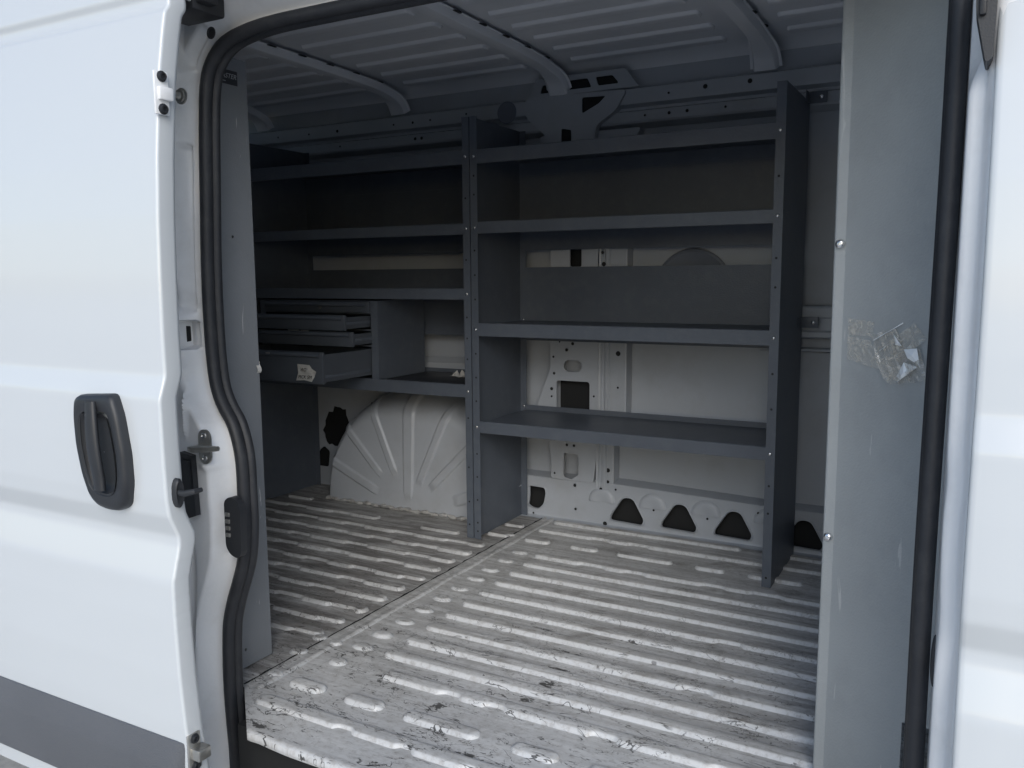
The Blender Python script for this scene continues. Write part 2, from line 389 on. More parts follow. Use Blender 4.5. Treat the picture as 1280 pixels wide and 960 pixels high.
def catmull(P, step=.012, closed=True):
    out = []; n = len(P)
    for i in range(n):
        p0, p1, p2, p3 = [Vector(P[(i+k-1) % n]) for k in range(4)]
        k = max(1, int((p2-p1).length/step))
        for j in range(k):
            t = j/k
            d = (p2-p1).length
            m1 = (p2-p0)/((p2-p0).length+1e-9)*d; m2 = (p3-p1)/((p3-p1).length+1e-9)*d
            out.append(p1*(2*t**3-3*t*t+1)+m1*(t**3-2*t*t+t)+p2*(-2*t**3+3*t*t)+m2*(t**3-t*t))
    return out
curve = catmull(SO)
NC = len(curve)
def normals(c, sm):
    n_ = []
    N = len(c)
    for i in range(N):
        t = c[(i+sm) % N]-c[(i-sm) % N]; t.normalize(); n_.append(Vector((-t.y, t.x)))   # left of travel = outward (clockwise loop)
    return n_
nrm = normals(curve, 3)
# weatherstrip: two-lobed rubber section
sec = []
for k in range(12):
    a = math.pi*(.5+k/11*1.0)
# section coordinates: (d inward from the outer edge, y offset)
SEC = [(0, .008), (.0005, .002), (.003, -.004), (.007, -.007), (.012, -.008), (.017, -.007), (.021, -.003), (.0235, .002), (.024, .008), (.0225, .0125), (.0205, .015), (.0225, .0165), (.026, .020), (.027, .025), (.0255, .030), (.0225, .0325), (.019, .034), (.014, .034)]
mb = MB(); mb.grid([[(p.x-n_.x*d, 1.2+dy, p.y-n_.y*d) for d, dy in SEC] for p, n_ in zip(curve, nrm)], close_u=True)
mb.build('weatherstrip', M['rubber'], van, smooth=60)

# left and top jamb: pressed sheet, offset outwards from the opening curve
def jamb_disp(x, z):
    """extra depth (+ = away from the viewer, into the van)"""
    d = 0
    # raised pad round the stud
    d -= .013*ss(-1.402, -1.396, x)*ss(-1.316, -1.324, x)*ss(1.165, 1.188, z)*ss(1.300, 1.280, z)
    # upper recess beyond the pad
    d += .022*ss(-1.376, -1.368, x)*ss(1.285, 1.31, z)*ss(-1.300, -1.318, x)*ss(1.42, 1.37, z)
    # long channel below the pad
    d += .024*ss(-1.402, -1.394, x)*ss(-1.366, -1.372, x)*ss(.86, .89, z)*ss(1.165, 1.145, z)
    # sloped transition above the pocket
    d += .030*ss(.905, .845, z+(x+1.36)*-.6)*ss(.815, .845, z)*ss(-1.42, -1.40, x)
    d += .016*ss(.828, .842, z)*ss(.915, .850, z)
    # pocket
    d += .055*ss(-1.43, -1.425, x)*ss(-1.348, -1.353, x)*ss(.752, .757, z)*ss(.812, .808, z)
    # ledge under pocket
    d -= .010*ss(-1.41, -1.40, x)*ss(-1.350, -1.358, x)*ss(.712, .735, z)*ss(.757, .750, z)
    # vertical bead lower down
    d -= .010*math.exp(-((x+1.393+.012*ss(.62, .5, z))/.004)**2)*ss(.56, .60, z)*ss(.70, .66, z)
    d -= .007*math.exp(-((z-.52)/.008)**2)*ss(-1.37, -1.34, x)
    d += .010*ss(-1.338, -1.33, x)*ss(.40, .36, z)
    # lower gutter
    d += .018*math.exp(-((x+1.405+.03*ss(.3, .0, z))/.010)**2)*ss(.40, .30, z)
    d += .003*math.sin(z*23)*.3
    return d
iL0 = min(range(NC), key=lambda i: (curve[i]-Vector((-1.364, -.195))).length)
iTopR = min(range(NC), key=lambda i: (curve[i]-Vector((-.12, 1.364))).length)
ds = [-.010, 0, .003, .006, .010, .014, .018, .022, .026]+[.030+.0035*k for k in range(24)]+[.118, .122, .130]
n4 = normals(curve, 9)
def jamb_row(p, n_):
    row = []
    for d in ds:
        if d < .03: y = 1.208-.05*ss(.002, .036, d)
        else: y = 1.158-.05*(ss(.0, .036, d)-1)
        y = 1.208-.052*ss(.002, .036, d)
        if d > .105: y = 1.156-.09*ss(.112, .125, d)
        q = p+n_*d
        if .012 < d < .112: y += jamb_disp(q.x, q.y)*ss(.012, .02, d)*ss(.114, .108, d)
        row.append((q.x, y, q.y))
    return row
# dense resampling of the left side so the pressings stay crisp
left = []
for i in range(iL0, iTopR):
    a, b = curve[i], curve[i+1]; na, nb = n4[i], n4[i+1]
    k = 4 if a.x < -1.2 else 1
    for j in range(k):
        t = j/k; left.append((a.lerp(b, t), na.lerp(nb, t)))
for idx, (p, n_) in enumerate(left):
    s_ = ss(-1.15, -1.3, p.x)*ss(1.15, 1.0, p.y)       # straight side: offset purely sideways
    nn = n_.lerp(Vector((-1, 0)), s_ if p.y < 1.2 else 0).normalized(); left[idx] = (p, nn)
mb = MB(); mb.grid([jamb_row(p, n_) for p, n_ in left])
pillar = mb.build('rear_door_pillar', M['jamb'], van, smooth=50)
# jamb bits: stud, hole plug, striker, black strip, contact block, pocket slot, top roller housing
mb = MB(); mb.lathe((-1.340, 1.1435, 1.236), (0, -1, 0), [(.015, 0), (.015, .003), (.012, .004), (.012, .007), (.007, .008), (.006, .012), (.0055, .022), (0, .023)], 20)
mb.v = [(x, y, z) for x, y, z in mb.v]
mb.build('door_stop_stud', M['zinc'], pillar, smooth=30)
mb = MB(); mb.lathe((-1.278, 1.166, 1.352-.005), (0, -1, 0), [(.011, 0), (.011, .0015), (.009, .002), (.008, -.001), (0, -.001)], 18)
mb.build('drain_plug', M['rubber'], pillar, smooth=30)
mb = MB(); mb.prism(rrect(-1.334, .563, .034, .070, .0165, 7), 1.147, 1.151)
mb.box(-1.348, -1.318, 1.116, 1.149, .558, .568, .002)
mb.tube([(-1.338, 1.120, .563), (-1.305, 1.122, .566), (-1.272, 1.126, .569)], [.0075, .007, .005], 10)
st = mb.build('striker_bracket', M['zinc'], pillar)
for dz in (.023, -.023):
    mb = MB(); mb.lathe((-1.334, 1.147, .563+dz), (0, -1, 0), [(.0065, 0), (.006, .002), (.0045, .003), (.003, .0015), (0, .0015)], 14); mb.build('bracket_screw', M['chrome'], pillar)
mb = MB(); mb.prism([(-1.398, .548), (-1.366, .543), (-1.361, .420), (-1.395, .408)], 1.140, 1.152)
mb.prism([(-1.392, .535), (-1.371, .532), (-1.369, .47), (-1.392, .465)], 1.137, 1.141)
mb.build('latch_plate', M['plastic'], pillar, smooth=20)
mb = MB(); mb.prism(rpoly([(-1.300, .455), (-1.282, .466), (-1.262, .458), (-1.256, .440), (-1.258, .352), (-1.268, .340), (-1.288, .345), (-1.300, .36)], .012, 4), 1.158, 1.175)
cb = mb.build('contact_block', M['plastic'], pillar, smooth=30)
for k in range(4):
    mb = MB(); mb.box(-1.296, -1.285, 1.155, 1.160, .424-.014*k, .432-.014*k, .001); mb.build('contact_pad', M['zinc'], pillar)
mb = MB(); mb.prism(rrect(-1.434, .782, .020, .036, .006), 1.196, 1.206); mb.build('pocket_slot', M['cavity'], pillar)
mb = MB(); mb.box(-1.330, -1.232, 1.085, 1.160, 1.363, 1.44, .006)
mb.box(-1.30, -1.275, 1.078, 1.09, 1.366, 1.42, .004); mb.box(-1.25, -1.215, 1.09, 1.13, 1.375, 1.43, .006)
rh = mb.build('roller_housing', M['plastic'], van)
for x in (-1.285, -1.238):
    mb = MB(); mb.lathe((x, 1.083, 1.381), (0, -1, 0), [(.007, 0), (.006, .004), (0, .006)], 12); mb.build('housing_bolt', M['chrome'], rh)
mb = MB(); mb.box(-1.385, -1.365, 1.09, 1.15, 1.335, 1.42, .003); mb.build('door_rail_cover', M['plastic'], van)
# header above the opening with the door track slot
mb = MB(); mb.extrude_x([(1.157, 1.40), (1.150, 1.415), (1.10, 1.42), (1.08, 1.415), (1.07, 1.42), (1.065, 1.46), (1.09, 1.52), (1.20, 1.60)], -3.0, .2, 8)
mb.extrude_x([(1.155, 1.395), (1.148, 1.397), (1.146, 1.403), (1.155, 1.406)], -1.22, -.1, 8)
mb.build('header_rail', M['jamb'], van, smooth=30)

# right jamb / centre pillar: extruded section with slight waviness along z
CP = [(-.030, 1.26), (-.0295, 1.212), (-.029, 1.205), (-.0275, 1.200), (-.0268, 1.190), (-.0265, 1.168), (-.0262, 1.152), (-.0240, 1.1465), (-.018, 1.144), (-.011, 1.1425), (-.0065, 1.139), (-.0045, 1.128), (.004, 1.120), (.02, 1.122)]
mb = MB(); rows = []
for i in range(161):
    z = -.16+1.7*i/160
    wv = .003*math.exp(-((z-.46)/.05)**2)+.002*math.exp(-((z-.64)/.03)**2)
    cut = ss(1.10, 1.16, z)*.014
    rows.append([(x+(wv if j > 5 else 0)+(cut if 4 < j < 10 else 0), y+(cut*.8 if 4 < j < 10 else 0), z) for j, (x, y) in enumerate(CP)])
mb.grid(rows)
cpil = mb.build('centre_pillar', M['jamb'], van, smooth=60)
mb = MB(); mb.prism(rpoly([(-.024, 1.24), (-.001, 1.24), (-.003, 1.13), (-.010, 1.125), (-.0225, 1.185)], .004, 3), 1.100, 1.155)
mb.box(-.019, -.012, 1.093, 1.102, 1.175, 1.24, .002)
mb.build('track_end_cap', M['plastic'], cpil)
mb = MB(); mb.lathe((-.0255, 1.188, .395), (-1, -.5, 0), [(.002, 0), (.0001, .003)], 10)
mb.v = []; mb.f = []
rows = []
for k in range(12):
    a = math.pi*k/11; rows.append([(-.0245-.006*math.sin(a)*math.sin(2*math.pi*j/16)*.5-.002, 1.188-.002*math.cos(2*math.pi*j/16), .392+.036*math.cos(a)) if 0 else (-.0275+.0045*math.sin(a)*math.cos(2*math.pi*j/16), 1.186+.008*math.sin(a)*math.sin(2*math.pi*j/16), .392+.036*math.cos(a)) for j in range(16)])
mb.grid(rows, close_v=True); mb.build('contact_block', M['plastic'], cpil)
for z in (.555, .47, .36):
    mb = MB(); mb.lathe((-.0235, 1.176, z), (-.6, -1, 0), [(.003, 0), (.002, .0015), (0, .002)], 8); mb.build('body_plug', M['jamb'], cpil)

# front door skin (the part of it beside the opening)
mb = MB(); rows = []
FP = [(.003, .045), (.001, .035), (0, .006), (.001, .003), (.004, .001), (.009, 0)]+[(.009+.04*k, 0) for k in range(1, 24)]
for z in zs:
    rows.append([(x+.0006*math.sin(z*9), yd(z)+.142+dy+.004*math.exp(-((x-.055)/.02)**2)*ss(.5, .9, z), z) for x, dy in FP])
mb.grid(rows)
mb.build('front_door', M['paint'], van, smooth=45)

# rear quarter, roof skin, rear doors, far outer side, under-floor: closes the cargo bay
mb = MB(); mb.grid([[(x, yd(z)+.10, z) for z in zs[::4]] for x in (-1.47, -2.0, -2.6, -3.10)])
mb.add([(-1.47, 1.156, z) for z in (-.15, 1.45)]+[(-1.47, 1.05, z) for z in (1.45, -.15)], [(0, 1, 2, 3)])
mb.build('rear_quarter_panel', M['paint'], van)
mb = MB(); mb.box(-3.10, -1.44, 1.17, 1.19, -.02, 1.62); mb.build('inner_side_lining', M['inner'], van)
mb = MB()
for y0, y1 in ((1.08, 1.985), (1.99, 2.87)): mb.box(-3.13, -3.09, y0, y1, -.12, 1.58, .008)
mb.build('rear_doors', M['inner'], van)
mb = MB(); mb.extrude_x([(1.09, 1.52), (1.13, 1.58), (1.22, 1.63), (1.5, 1.652), (2.0, 1.660), (2.4, 1.655), (2.72, 1.63), (2.83, 1.57), (2.86, 1.48), (2.88, .6), (2.87, -.2)], -3.12, .6, 4)
mb.build('outer_shell', M['paint'], van, smooth=40)
mb = MB(); mb.box(.100, .104, 1.40, 2.78, -.02, 1.62); mb.box(.004, .100, 1.270, 1.254, -.02, 1.62)
mb.build('bulkhead_backing', M['wing'], van)

# --- cargo floor
floor = None
mb = MB()
xs = [-3.09+.05*k for k in range(64)]+[.1]
FY = [(1.128, -.020), (1.124, -.012), (1.125, -.004), (1.130, .0005), (1.138, .001), (1.150, 0)]
def fz(x, y): return .0008*math.sin(x*7+y*24)*(1 if y < 2.78 else 0)
ys = [1.255+(2.80-1.255)*k/38 for k in range(39)]
mb.grid([[(x, y, fz(x, y)) for y in ys] for x in xs])
def xl(x, y): return x if x > -1.2 else -1.2+(x+1.2)*((-.03-1.1*(max(y, 1.124)-1.124))/-.138)
x2 = [-1.338+.0425*k for k in range(31)]
mb.grid([[(xl(x, y), y+(.0008*math.sin(x*40) if y < 1.135 else 0)-.045*ss(-1.235, -1.08, xl(x, y))*.15*ss(1.17, 1.15, y), z) for y, z in FY]+[(xl(x, y), y, fz(x, y)*ss(1.15, 1.2, y)) for y in (1.17, 1.19, 1.21, 1.23, 1.255)] for x in x2])
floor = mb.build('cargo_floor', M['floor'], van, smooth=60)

def rib(x0, x1, yn, wd=.046, h=.0095, jogs=(), name='floor_rib', parent=None, zb=-.0005, mt=None, up=1, rnd=None):
    """raised bead; yn = its near foot line; jogs = spans where the bead is pinched"""
    r_ = wd/2 if rnd is None else rnd; L = x1-x0; st = []
    for k in range(7): st.append(r_*(1-math.cos(k/6*math.pi/2)))
    n = max(2, int((L-2*r_)/.008))
    mids = [r_+(L-2*r_)*k/n for k in range(1, n)]
    ends = [L-s for s in reversed(st)]
    S = st+mids+ends
    prof = [(-1, 0), (-.96, .08), (-.86, .40), (-.75, .78), (-.66, .95), (-.50, 1), (.35, 1), (.54, .96), (.70, .80), (.86, .42), (.96, .10), (1, 0)]
    mb = MB(); rows = []
    for s in S:
        e = min(s, L-s); q = math.sqrt(max(0, 1-(1-min(e/r_, 1))**2)) if r_ > 0 else 1
        x = x0+s; pin = 0
        for (a, b) in jogs: pin = max(pin, ss(a-.009, a+.003, x)*ss(b+.009, b-.003, x))
        hw = wd/2*(q*.98+.02)*(1-.28*pin)*(1+.012*math.sin(x*31+yn*70)); cy = yn+wd/2+.0008*math.sin(x*7+yn*40)*.5+.0055*pin
        hh = h*min(1, q*1.15)*(1-.18*pin)
        rows.append([(x, cy+t*hw, zb+up*hh*v) for t, v in prof])
    mb.grid(rows)
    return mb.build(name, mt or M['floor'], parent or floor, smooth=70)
def dimple(x, y, rx, ry, h=.007, parent=None):
    mb = MB(); rows = []
    for sc, v in ((1, 0), (.92, .12), (.80, .5), (.68, .86), (.55, 1), (.3, 1.0), (.02, .95)):
        rows.append([(x+rx*sc*math.cos(2*math.pi*k/18), y+ry*sc*math.sin(2*math.pi*k/18), -.0005+h*v) for k in range(18)])
    mb.grid(rows, close_v=True); return mb.build('floor_dimple', M['floor'], parent or floor, smooth=70)
def jogset(x0, x1, per, ph, ln=.07):
    out = []; x = x0+ph
    while x < x1: out.append((x, x+ln)); x += per
    return out
YR = [1.518, 1.604, 1.693, 1.783, 1.872, 1.960, 2.051, 2.141, 2.230]
for i, y in enumerate(YR):
    rib(-1.203-.001*i, .085, y, jogs=() if i not in (5, 2) else ((-.52, -.46),))
rib(-1.140, .085, 1.426, jogs=((-.97, -.93), (-.86, -.82), (-.62, -.57), (-.38, -.33)))
rib(-1.215, .085, 2.318, jogs=((-1.05, -.97), (-.90, -.84), (-.66, -.60), (-.52, -.44)))
rib(-1.330, .085, 2.570, jogs=((-1.12, -1.06), (-.98, -.92)), wd=.044)
rib(-1.322, -.64, 2.680, wd=.040); rib(-.56, .08, 2.680, wd=.040)
for a, b in ((-1.322, -1.225), (-1.150, -1.050), (-.985, -.798), (-.727, -.632), (-.565, -.405), (-.34, -.24)):
    rib(a, b, 2.452, wd=.040)
for a, b in ((-1.302, -1.205), (-1.146, -1.046), (-.992, -.812), (-.740, -.640), (-.58, -.40), (-.34, -.24)):
    rib(a, b, 1.305, wd=.042, h=.009)
rib(-1.312, -.06, 1.212, jogs=((-1.08, -1.045), (-.93, -.90), (-.78, -.74), (-.5, -.46)), wd=.046, h=.008)
for i, y in enumerate([1.440]+YR+[2.318]):
    off = (i*.083) % .2
    if i == 0: rib(-2.95, -1.535, y, jogs=jogset(-2.9, -1.6, .24, off)); continue
    rib(-2.95, -1.402-.004*(i % 3), y+.004, jogs=jogset(-2.9, -1.45, .19+.03*(i % 3), off, .085))
for i, y in enumerate([2.33+.09, ]):
    rib(-2.95, -1.92, y, jogs=jogset(-2.9, -1.95, .22, .1, .09))
rib(-1.72, -1.555, 2.405, wd=.036)
for a, b in ((-2.46, -2.33), (-2.75, -2.55), (-2.95, -2.80)): rib(a, b, 2.52, wd=.03)
rib(-1.47, -1.385, 2.46, wd=.03); rib(-1.47, -1.39, 2.58, wd=.034)
for i, y in enumerate([1.448, 1.540, 1.62, 1.712, 1.80, 1.892, 1.98, 2.070, 2.158, 2.25, 2.345]):
    dimple(-1.272-.001*(i % 3), y, .033 if i else .028, .021)
dimple(-1.392, 1.448, .028, .022); dimple(-1.40, 1.53, .024, .018); dimple(-1.345, 1.525, .02, .016) ; dimple(-1.392, 2.49, .026, .016)
for x, y in ((-1.36, 1.335),): dimple(x, y, .026, .018)
# overlap seam between the two floor pressings
mb = MB(); rows = []
for k in range(60):
    y = 1.262+1.51*k/59; wv = .0012*math.sin(y*31)
    rows.append([(-1.384+wv, y, -.0005), (-1.381+wv, y, .0024), (-1.372+wv, y, .0026), (-1.366+wv, y, .0012), (-1.355, y, .0012), (-1.349, y, .0034), (-1.342, y, .0032), (-1.335, y, -.0005)])
mb.grid(rows); mb.build('floor_seam', M['floor'], floor, smooth=40)
mb = MB(); mb.tube([(-1.3855+.0015*math.sin(k*1.7), 1.265+1.50*k/70, .0002) for k in range(71)], [.0022+.0012*math.sin(k*2.3)*math.sin(k*.7) for k in range(71)], 6)
mb.build('seam_gap_dirt', M['cavity'], floor)
# under-floor structure and step
mb = MB(); mb.box(-3.09, .1, 1.262, 2.86, -.16, -.022); mb.box(-1.30, -.06, 1.165, 1.262, -.16, -.022); mb.build('underfloor_frame', M['cavity'], van)
mb = MB(); mb.box(-1.33, -.12, 1.03, 1.165, -.20, -.165, .006)
for k in range(8): mb.box(-1.32+.145*k, -1.24+.145*k, 1.05, 1.15, -.166, -.160, .002)
mb.build('step_tread', M['plastic'], van)
mb = MB(); mb.box(-1.50, -1.36, 1.10, 1.25, -.30, -.205, .01); mb.build('sill_end', M['jamb'], van)
# a leaf and grit on the step
mb = MB(); ln, wd_, a = .035, .014, .5; rows = []
for i in range(7):
    t = i/6; hw = wd_*math.sin(math.pi*min(.98, t+.02))
    c = Vector((-1.255+math.cos(a)*ln*(t-.5)*2, 1.09+math.sin(a)*ln*(t-.5)*2, -.150+.012*math.sin(t*3))); nn = Vector((-math.sin(a), math.cos(a), .3))
    rows.append([c-nn*hw, c+Vector((0, 0, -.002)), c+nn*hw])
mb.grid(rows); o = mb.build('fallen_leaf', M['leaf'], None); tag(o, 'small green leaf lying in the step below the cargo floor', 'leaf')
mb = MB()
for k in range(140):
    x, y, r_ = random.uniform(-1.34, -1.0), random.uniform(1.04, 1.15), random.uniform(.003, .009)
    mb.lathe((x, y, -.166), (random.uniform(-.3, .3), random.uniform(-.3, .3), 1), [(r_*.7, 0), (r_, r_*.5), (r_*.6, r_), (0, r_*1.1)], 6)
o = mb.build('step_grit', M['ground'], None, smooth=0); o['kind'] = 'stuff'

# --- far side wall
wall = None
mb = MB(); rows = []
for i in range(60):
    x = -3.08+3.18*i/59
    rows.append([(x, 2.80+.006*math.sin((z-.1)*2.2)-.02*ss(1.2, 1.5, z)+.0015*math.sin(x*5+z*4), z) for z in [-.02+1.6*k/50 for k in range(51)]])
mb.grid(rows); wall = mb.build('side_wall', M['inner'], van, smooth=60)
# sill panel with the rounded triangular openings
holes = []
def trih(cx, w_, zt=.108, zb=.026, lean=0):
    return rpoly([(cx-w_/2, zb+.004), (cx-w_/2+.004, zb+.022), (cx-.018+lean, zt), (cx+.018+lean, zt), (cx+w_/2, zb+.020), (cx+w_/2-.006, zb)], .016, 5)
for cx in (-1.058, -.868, -.682, -.458, -.25, -.06): holes.append(trih(cx, .124, .113, .022, .004))
holes.append(rpoly([(-1.465, .105), (-1.447, .114), (-1.385, .112), (-1.380, .095), (-1.388, .052), (-1.410, .030), (-1.440, .032), (-1.464, .055)], .012, 4))
SPAN = (-1.50, .09)
mb = MB(); mb.prism([(SPAN[0], .012), (SPAN[1], .012), (SPAN[1], .138), (-.6, .142), (-1.0, .153), (-1.14, .156), (-1.30, .150), (SPAN[0], .150)], 2.750, 2.753, holes)
# return to the skin along the top, foot flange down to the floor
mb.grid([[(x, 2.750, zt), (x, 2.752, zt+.003), (x, 2.80, zt+.014)] for x, zt in ((SPAN[0], .150), (-1.3, .150), (-1.14, .156), (-1.0, .153), (-.6, .142), (SPAN[1], .138))])
mb.grid([[(x, 2.750, .012), (x, 2.748, .006), (x, 2.738, .002), (x, 2.72, .0015)] for x in [SPAN[0]+(SPAN[1]-SPAN[0])*k/30 for k in range(31)]])
sill = mb.build('sill_panel', M['inner'], wall, smooth=30)
for h in holes:   # pressed rim round each opening
    P = [Vector((x, z)) for x, z in h]; N_ = len(P); c = sum(P, Vector((0, 0)))/N_
    mb = MB(); mb.grid([[(q.x, 2.7497, q.y) if j == 0 else (q.x, 2.745, q.y) if j == 1 else (q.x, 2.7445, q.y) if j == 2 else (q.x, 2.750, q.y) for j, q in enumerate([c+(p-c)*1.12, c+(p-c)*1.07, c+(p-c)*1.03, c+(p-c)*1.0])] for p in P], close_u=True)
    mb.build('opening_rim', M['inner'], wall, smooth=80)
for cx in (-1.155, -.963, -.775, -.565, -.355): # half-round pressings between the openings
    mb = MB(); rows = []
    for a in range(13):
        an = math.pi*a/12; rows.append([(cx+.052*s*math.cos(an), 2.7497-.008*q, .088+.052*s*math.sin(an)) for s, q in ((1, 0), (.9, .7), (.78, 1), (.5, 1.0), (.2, .4), (0.01, .3))])
    mb.grid(rows); mb.build('sill_pressing', M['inner'], wall, smooth=70)
mb = MB(); mb.box(-1.52, .1, 2.79, 2.796, -.01, .15); mb.build('sill_cavity_shade', M['cavity'], wall)  # black sheet painted as the shade behind the sill openings
def boltholes(name, pts, y, r_, parent, mt='cavity'):
    mb = MB()
    for (x, z, *q) in pts:
        rr_ = q[0] if q else r_
        mb.lathe((x, y, z), (0, -1, 0), [(rr_*1.25, .0), (rr_*1.15, .0008), (rr_, .0006)], 12)
    mb.build(name+'_rim', M['inner'], parent, kind='stuff')
    mb = MB()
    for (x, z, *q) in pts:
        rr_ = q[0] if q else r_
        mb.lathe((x, y, z), (0, -1, 0), [(rr_, .0007), (0, .0007)], 12)  # flat black disc, painting the dark of a hole
    return mb.build(name, M[mt], parent, kind='stuff')
boltholes('bolt_hole', [(-.958, .083), (-.768, .078), (-1.157, .135, .006), (-1.14, .010, .008), (-1.43, .012, .004), (-.60, .12), (-1.10, .140)], 2.7445, .004, wall)
# lower side sheet left of the wheel arch with ragged opening
rag = []
for k in range(26):
    a = 2*math.pi*k/26; rr_ = 1+.07*math.sin(k*1.9)+.06*math.sin(k*3.3); rag.append((-2.392+.066*rr_*math.cos(a)+.02*math.sin(a), .262+.086*rr_*math.sin(a)))
mb = MB(); mb.prism([(-3.05, .0), (-1.50, .0), (-1.50, .50), (-1.62, .56), (-3.05, .56)], 2.760, 2.763, [rag, rpoly([(-2.50, .08), (-2.44, .08), (-2.43, .15), (-2.46, .17), (-2.49, .15)], .01, 3)])
mb.grid([[(x, 2.760, z), (x, 2.80, z+.02)] for x, z in ((-3.05, .56), (-1.62, .56), (-1.50, .50))])
mb.build('arch_closing_panel', M['inner'], wall, smooth=30)
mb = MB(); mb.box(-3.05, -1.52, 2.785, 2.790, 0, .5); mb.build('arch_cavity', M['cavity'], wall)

# wall pillar with openings (between the shelves)
ov = rrect(-1.268, .574, .070, .042, .020, 6)
bigr = rrect(-1.267, .452, .130, .136, .010, 4)
loww = rpoly([(-1.304, .254), (-1.244, .253), (-1.245, .176), (-1.275, .158), (-1.304, .166)], .008, 4)
upw = rrect(-1.257, .965, .044, .075, .005, 3)
upo = rpoly([(-1.300, 1.40), (-1.262, 1.392), (-1.262, 1.335), (-1.300, 1.338)], .006, 3)
tri2 = rpoly([(-1.222, 1.495), (-1.135, 1.492), (-1.160, 1.470), (-1.222, 1.442)], .008, 4)
PO = [(-1.358, .155), (-1.352, .20), (-1.358, .265), (-1.385, .33), (-1.418, .405), (-1.385, .49), (-1.358, .56), (-1.356, .75), (-1.356, 1.20), (-1.372, 1.30), (-1.40, 1.385), (-1.02, 1.385), (-1.065, 1.31), (-1.165, 1.25), (-1.172, .95), (-1.168, .50), (-1.170, .30), (-1.185, .155)]
PO2 = rpoly(PO, .012, 2)
mb = MB(); mb.prism(PO2, 2.742, 2.746, [ov, bigr, loww, upw, upo])
n0 = len(mb.v)
mb.grid([[(x, 2.742, z), (x, 2.800, z)] for x, z in PO2], close_u=True)
pill = mb.build('wall_pillar', M['inner'], wall, smooth=30)
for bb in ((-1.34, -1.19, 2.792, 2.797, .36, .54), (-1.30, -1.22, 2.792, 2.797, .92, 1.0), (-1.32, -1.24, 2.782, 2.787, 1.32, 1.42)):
    mb = MB(); mb.box(*bb); mb.build('pillar_cavity_shade', M['cavity'], wall)  # black backing stands in for the dark inside the pillar
# stepped flange right of the pillar
mb = MB()
for (z0, z1, xa, xb) in ((.41, 1.25, -1.168, -1.068), (.135, .412, -1.176, -1.112)):
    rows = [[(xa, 2.742, z), (xa+.006, 2.744, z), (xa+.012, 2.752, z), (xa+.018, 2.752, z), (xa+.024, 2.745, z), (xa+.034, 2.745, z), (xa+.040, 2.752, z), (xb-.004, 2.752, z), (xb, 2.754, z), (xb+.002, 2.80, z)] for z in (z0, z1)]
    mb.grid(rows)
mb.build('pillar_flange', M['inner'], wall, smooth=25)
boltholes('pillar_hole', [(-1.345, .605, .004), (-1.342, .545, .005), (-1.352, .488, .006), (-1.352, .46, .004), (-1.32, .66, .003), (-1.268, .655, .006), (-1.292, .632, .006), (-1.185, .47, .004), (-1.29, .285, .005), (-1.262, .285, .005), (-1.34, .175, .004), (-1.258, .138, .006), (-1.255, .05, .005), (-1.150+0, .935+0, .008), (-1.155, .975, .006), (-1.34, .30, .003)], 2.7415, .004, wall)
boltholes('flange_hole', [(-1.098, .625, .009), (-1.098, .505, .004), (-1.133, .205, .008), (-1.133, .163, .006), (-1.125, .125, .004)], 2.7515, .004, wall)
# horizontal wall rail by the partition
mb = MB(); mb.extrude_x([(2.80, .800), (2.752, .796), (2.748, .790), (2.748, .764), (2.754, .758), (2.754, .722), (2.748, .716), (2.748, .702), (2.752, .698), (2.80, .694)], -.62, .09, 4)
mb.extrude_x([(2.80, .665), (2.770, .662), (2.768, .655), (2.80, .650)], -.62, .09, 4)
mb.build('wall_rail', M['inner'], wall, smooth=25)
# cant rail: two stepped flanges under the roof edge
mb = MB(); mb.extrude_x([(2.80, 1.515), (2.735, 1.512), (2.724, 1.506), (2.722, 1.470), (2.724, 1.458), (2.748, 1.450), (2.750, 1.442), (2.738, 1.436), (2.736, 1.405), (2.740, 1.398), (2.795, 1.385)], -3.08, .1, 6)
rail = mb.build('cant_rail', M['inner'], wall, smooth=30)
boltholes('rail_hole', [(-.92, 1.480, .004), (-.80, 1.487, .0075), (-.66, 1.488, .0075), (-1.69, 1.487, .004), (-1.85, 1.480, .004), (-1.93, 1.478, .005), (-2.02, 1.478, .004), (-2.30, 1.478, .006), (-2.45, 1.478, .004), (-2.62, 1.48, .004)], 2.7215, .004, wall)
boltholes('rail_hole', [(-1.005, 1.420, .004), (-.922, 1.420, .0055), (-.862, 1.421, .0055), (-.738, 1.421, .004), (-1.93, 1.42, .006), (-1.90, 1.42, .006), (-2.3, 1.42, .004)], 2.7355, .004, wall)
# gusset plate where the roof bow meets the wall
G1 = rpoly([(-1.44, 1.515), (-1.06, 1.505), (-1.10, 1.44), (-1.17, 1.40), (-1.185, 1.30), (-1.345, 1.30), (-1.36, 1.38), (-1.44, 1.45)], .02, 4)
mb = MB(); mb.prism(G1, 2.712, 2.716, [tri2, upo]); mb.grid([[(x, 2.712, z), (x, 2.745, z)] for x, z in G1], close_u=True)
mb.build('gusset_plate', M['inner'], wall, smooth=30)
for bb in ((-1.306, -1.255, 1.325, 1.41), (-1.226, -1.13, 1.438, 1.50)):
    mb = MB(); mb.box(bb[0], bb[1], 2.7185, 2.7205, bb[2], bb[3]); mb.build('gusset_cavity_shade', M['cavity'], wall)  # black plates set close behind the gusset openings as painted shade
mb = MB(); mb.lathe((-1.52, 2.722, 1.475), (0, -1, 0), [(.039, 0), (.038, .002), (.035, .003), (.031, .001), (0, .001)], 24); mb.build('rail_grommet', M['bulge'], wall, smooth=40)
# big pad glued to the skin between the shelves
mb = MB(); mb.lathe((-.850, 2.795, .850), (0, -1, 0), [(.134, 0), (.132, .004), (.124, .006), (.120, .004), (0, .012)], 48); mb.build('round_pad', M['bulge'], wall, smooth=40)

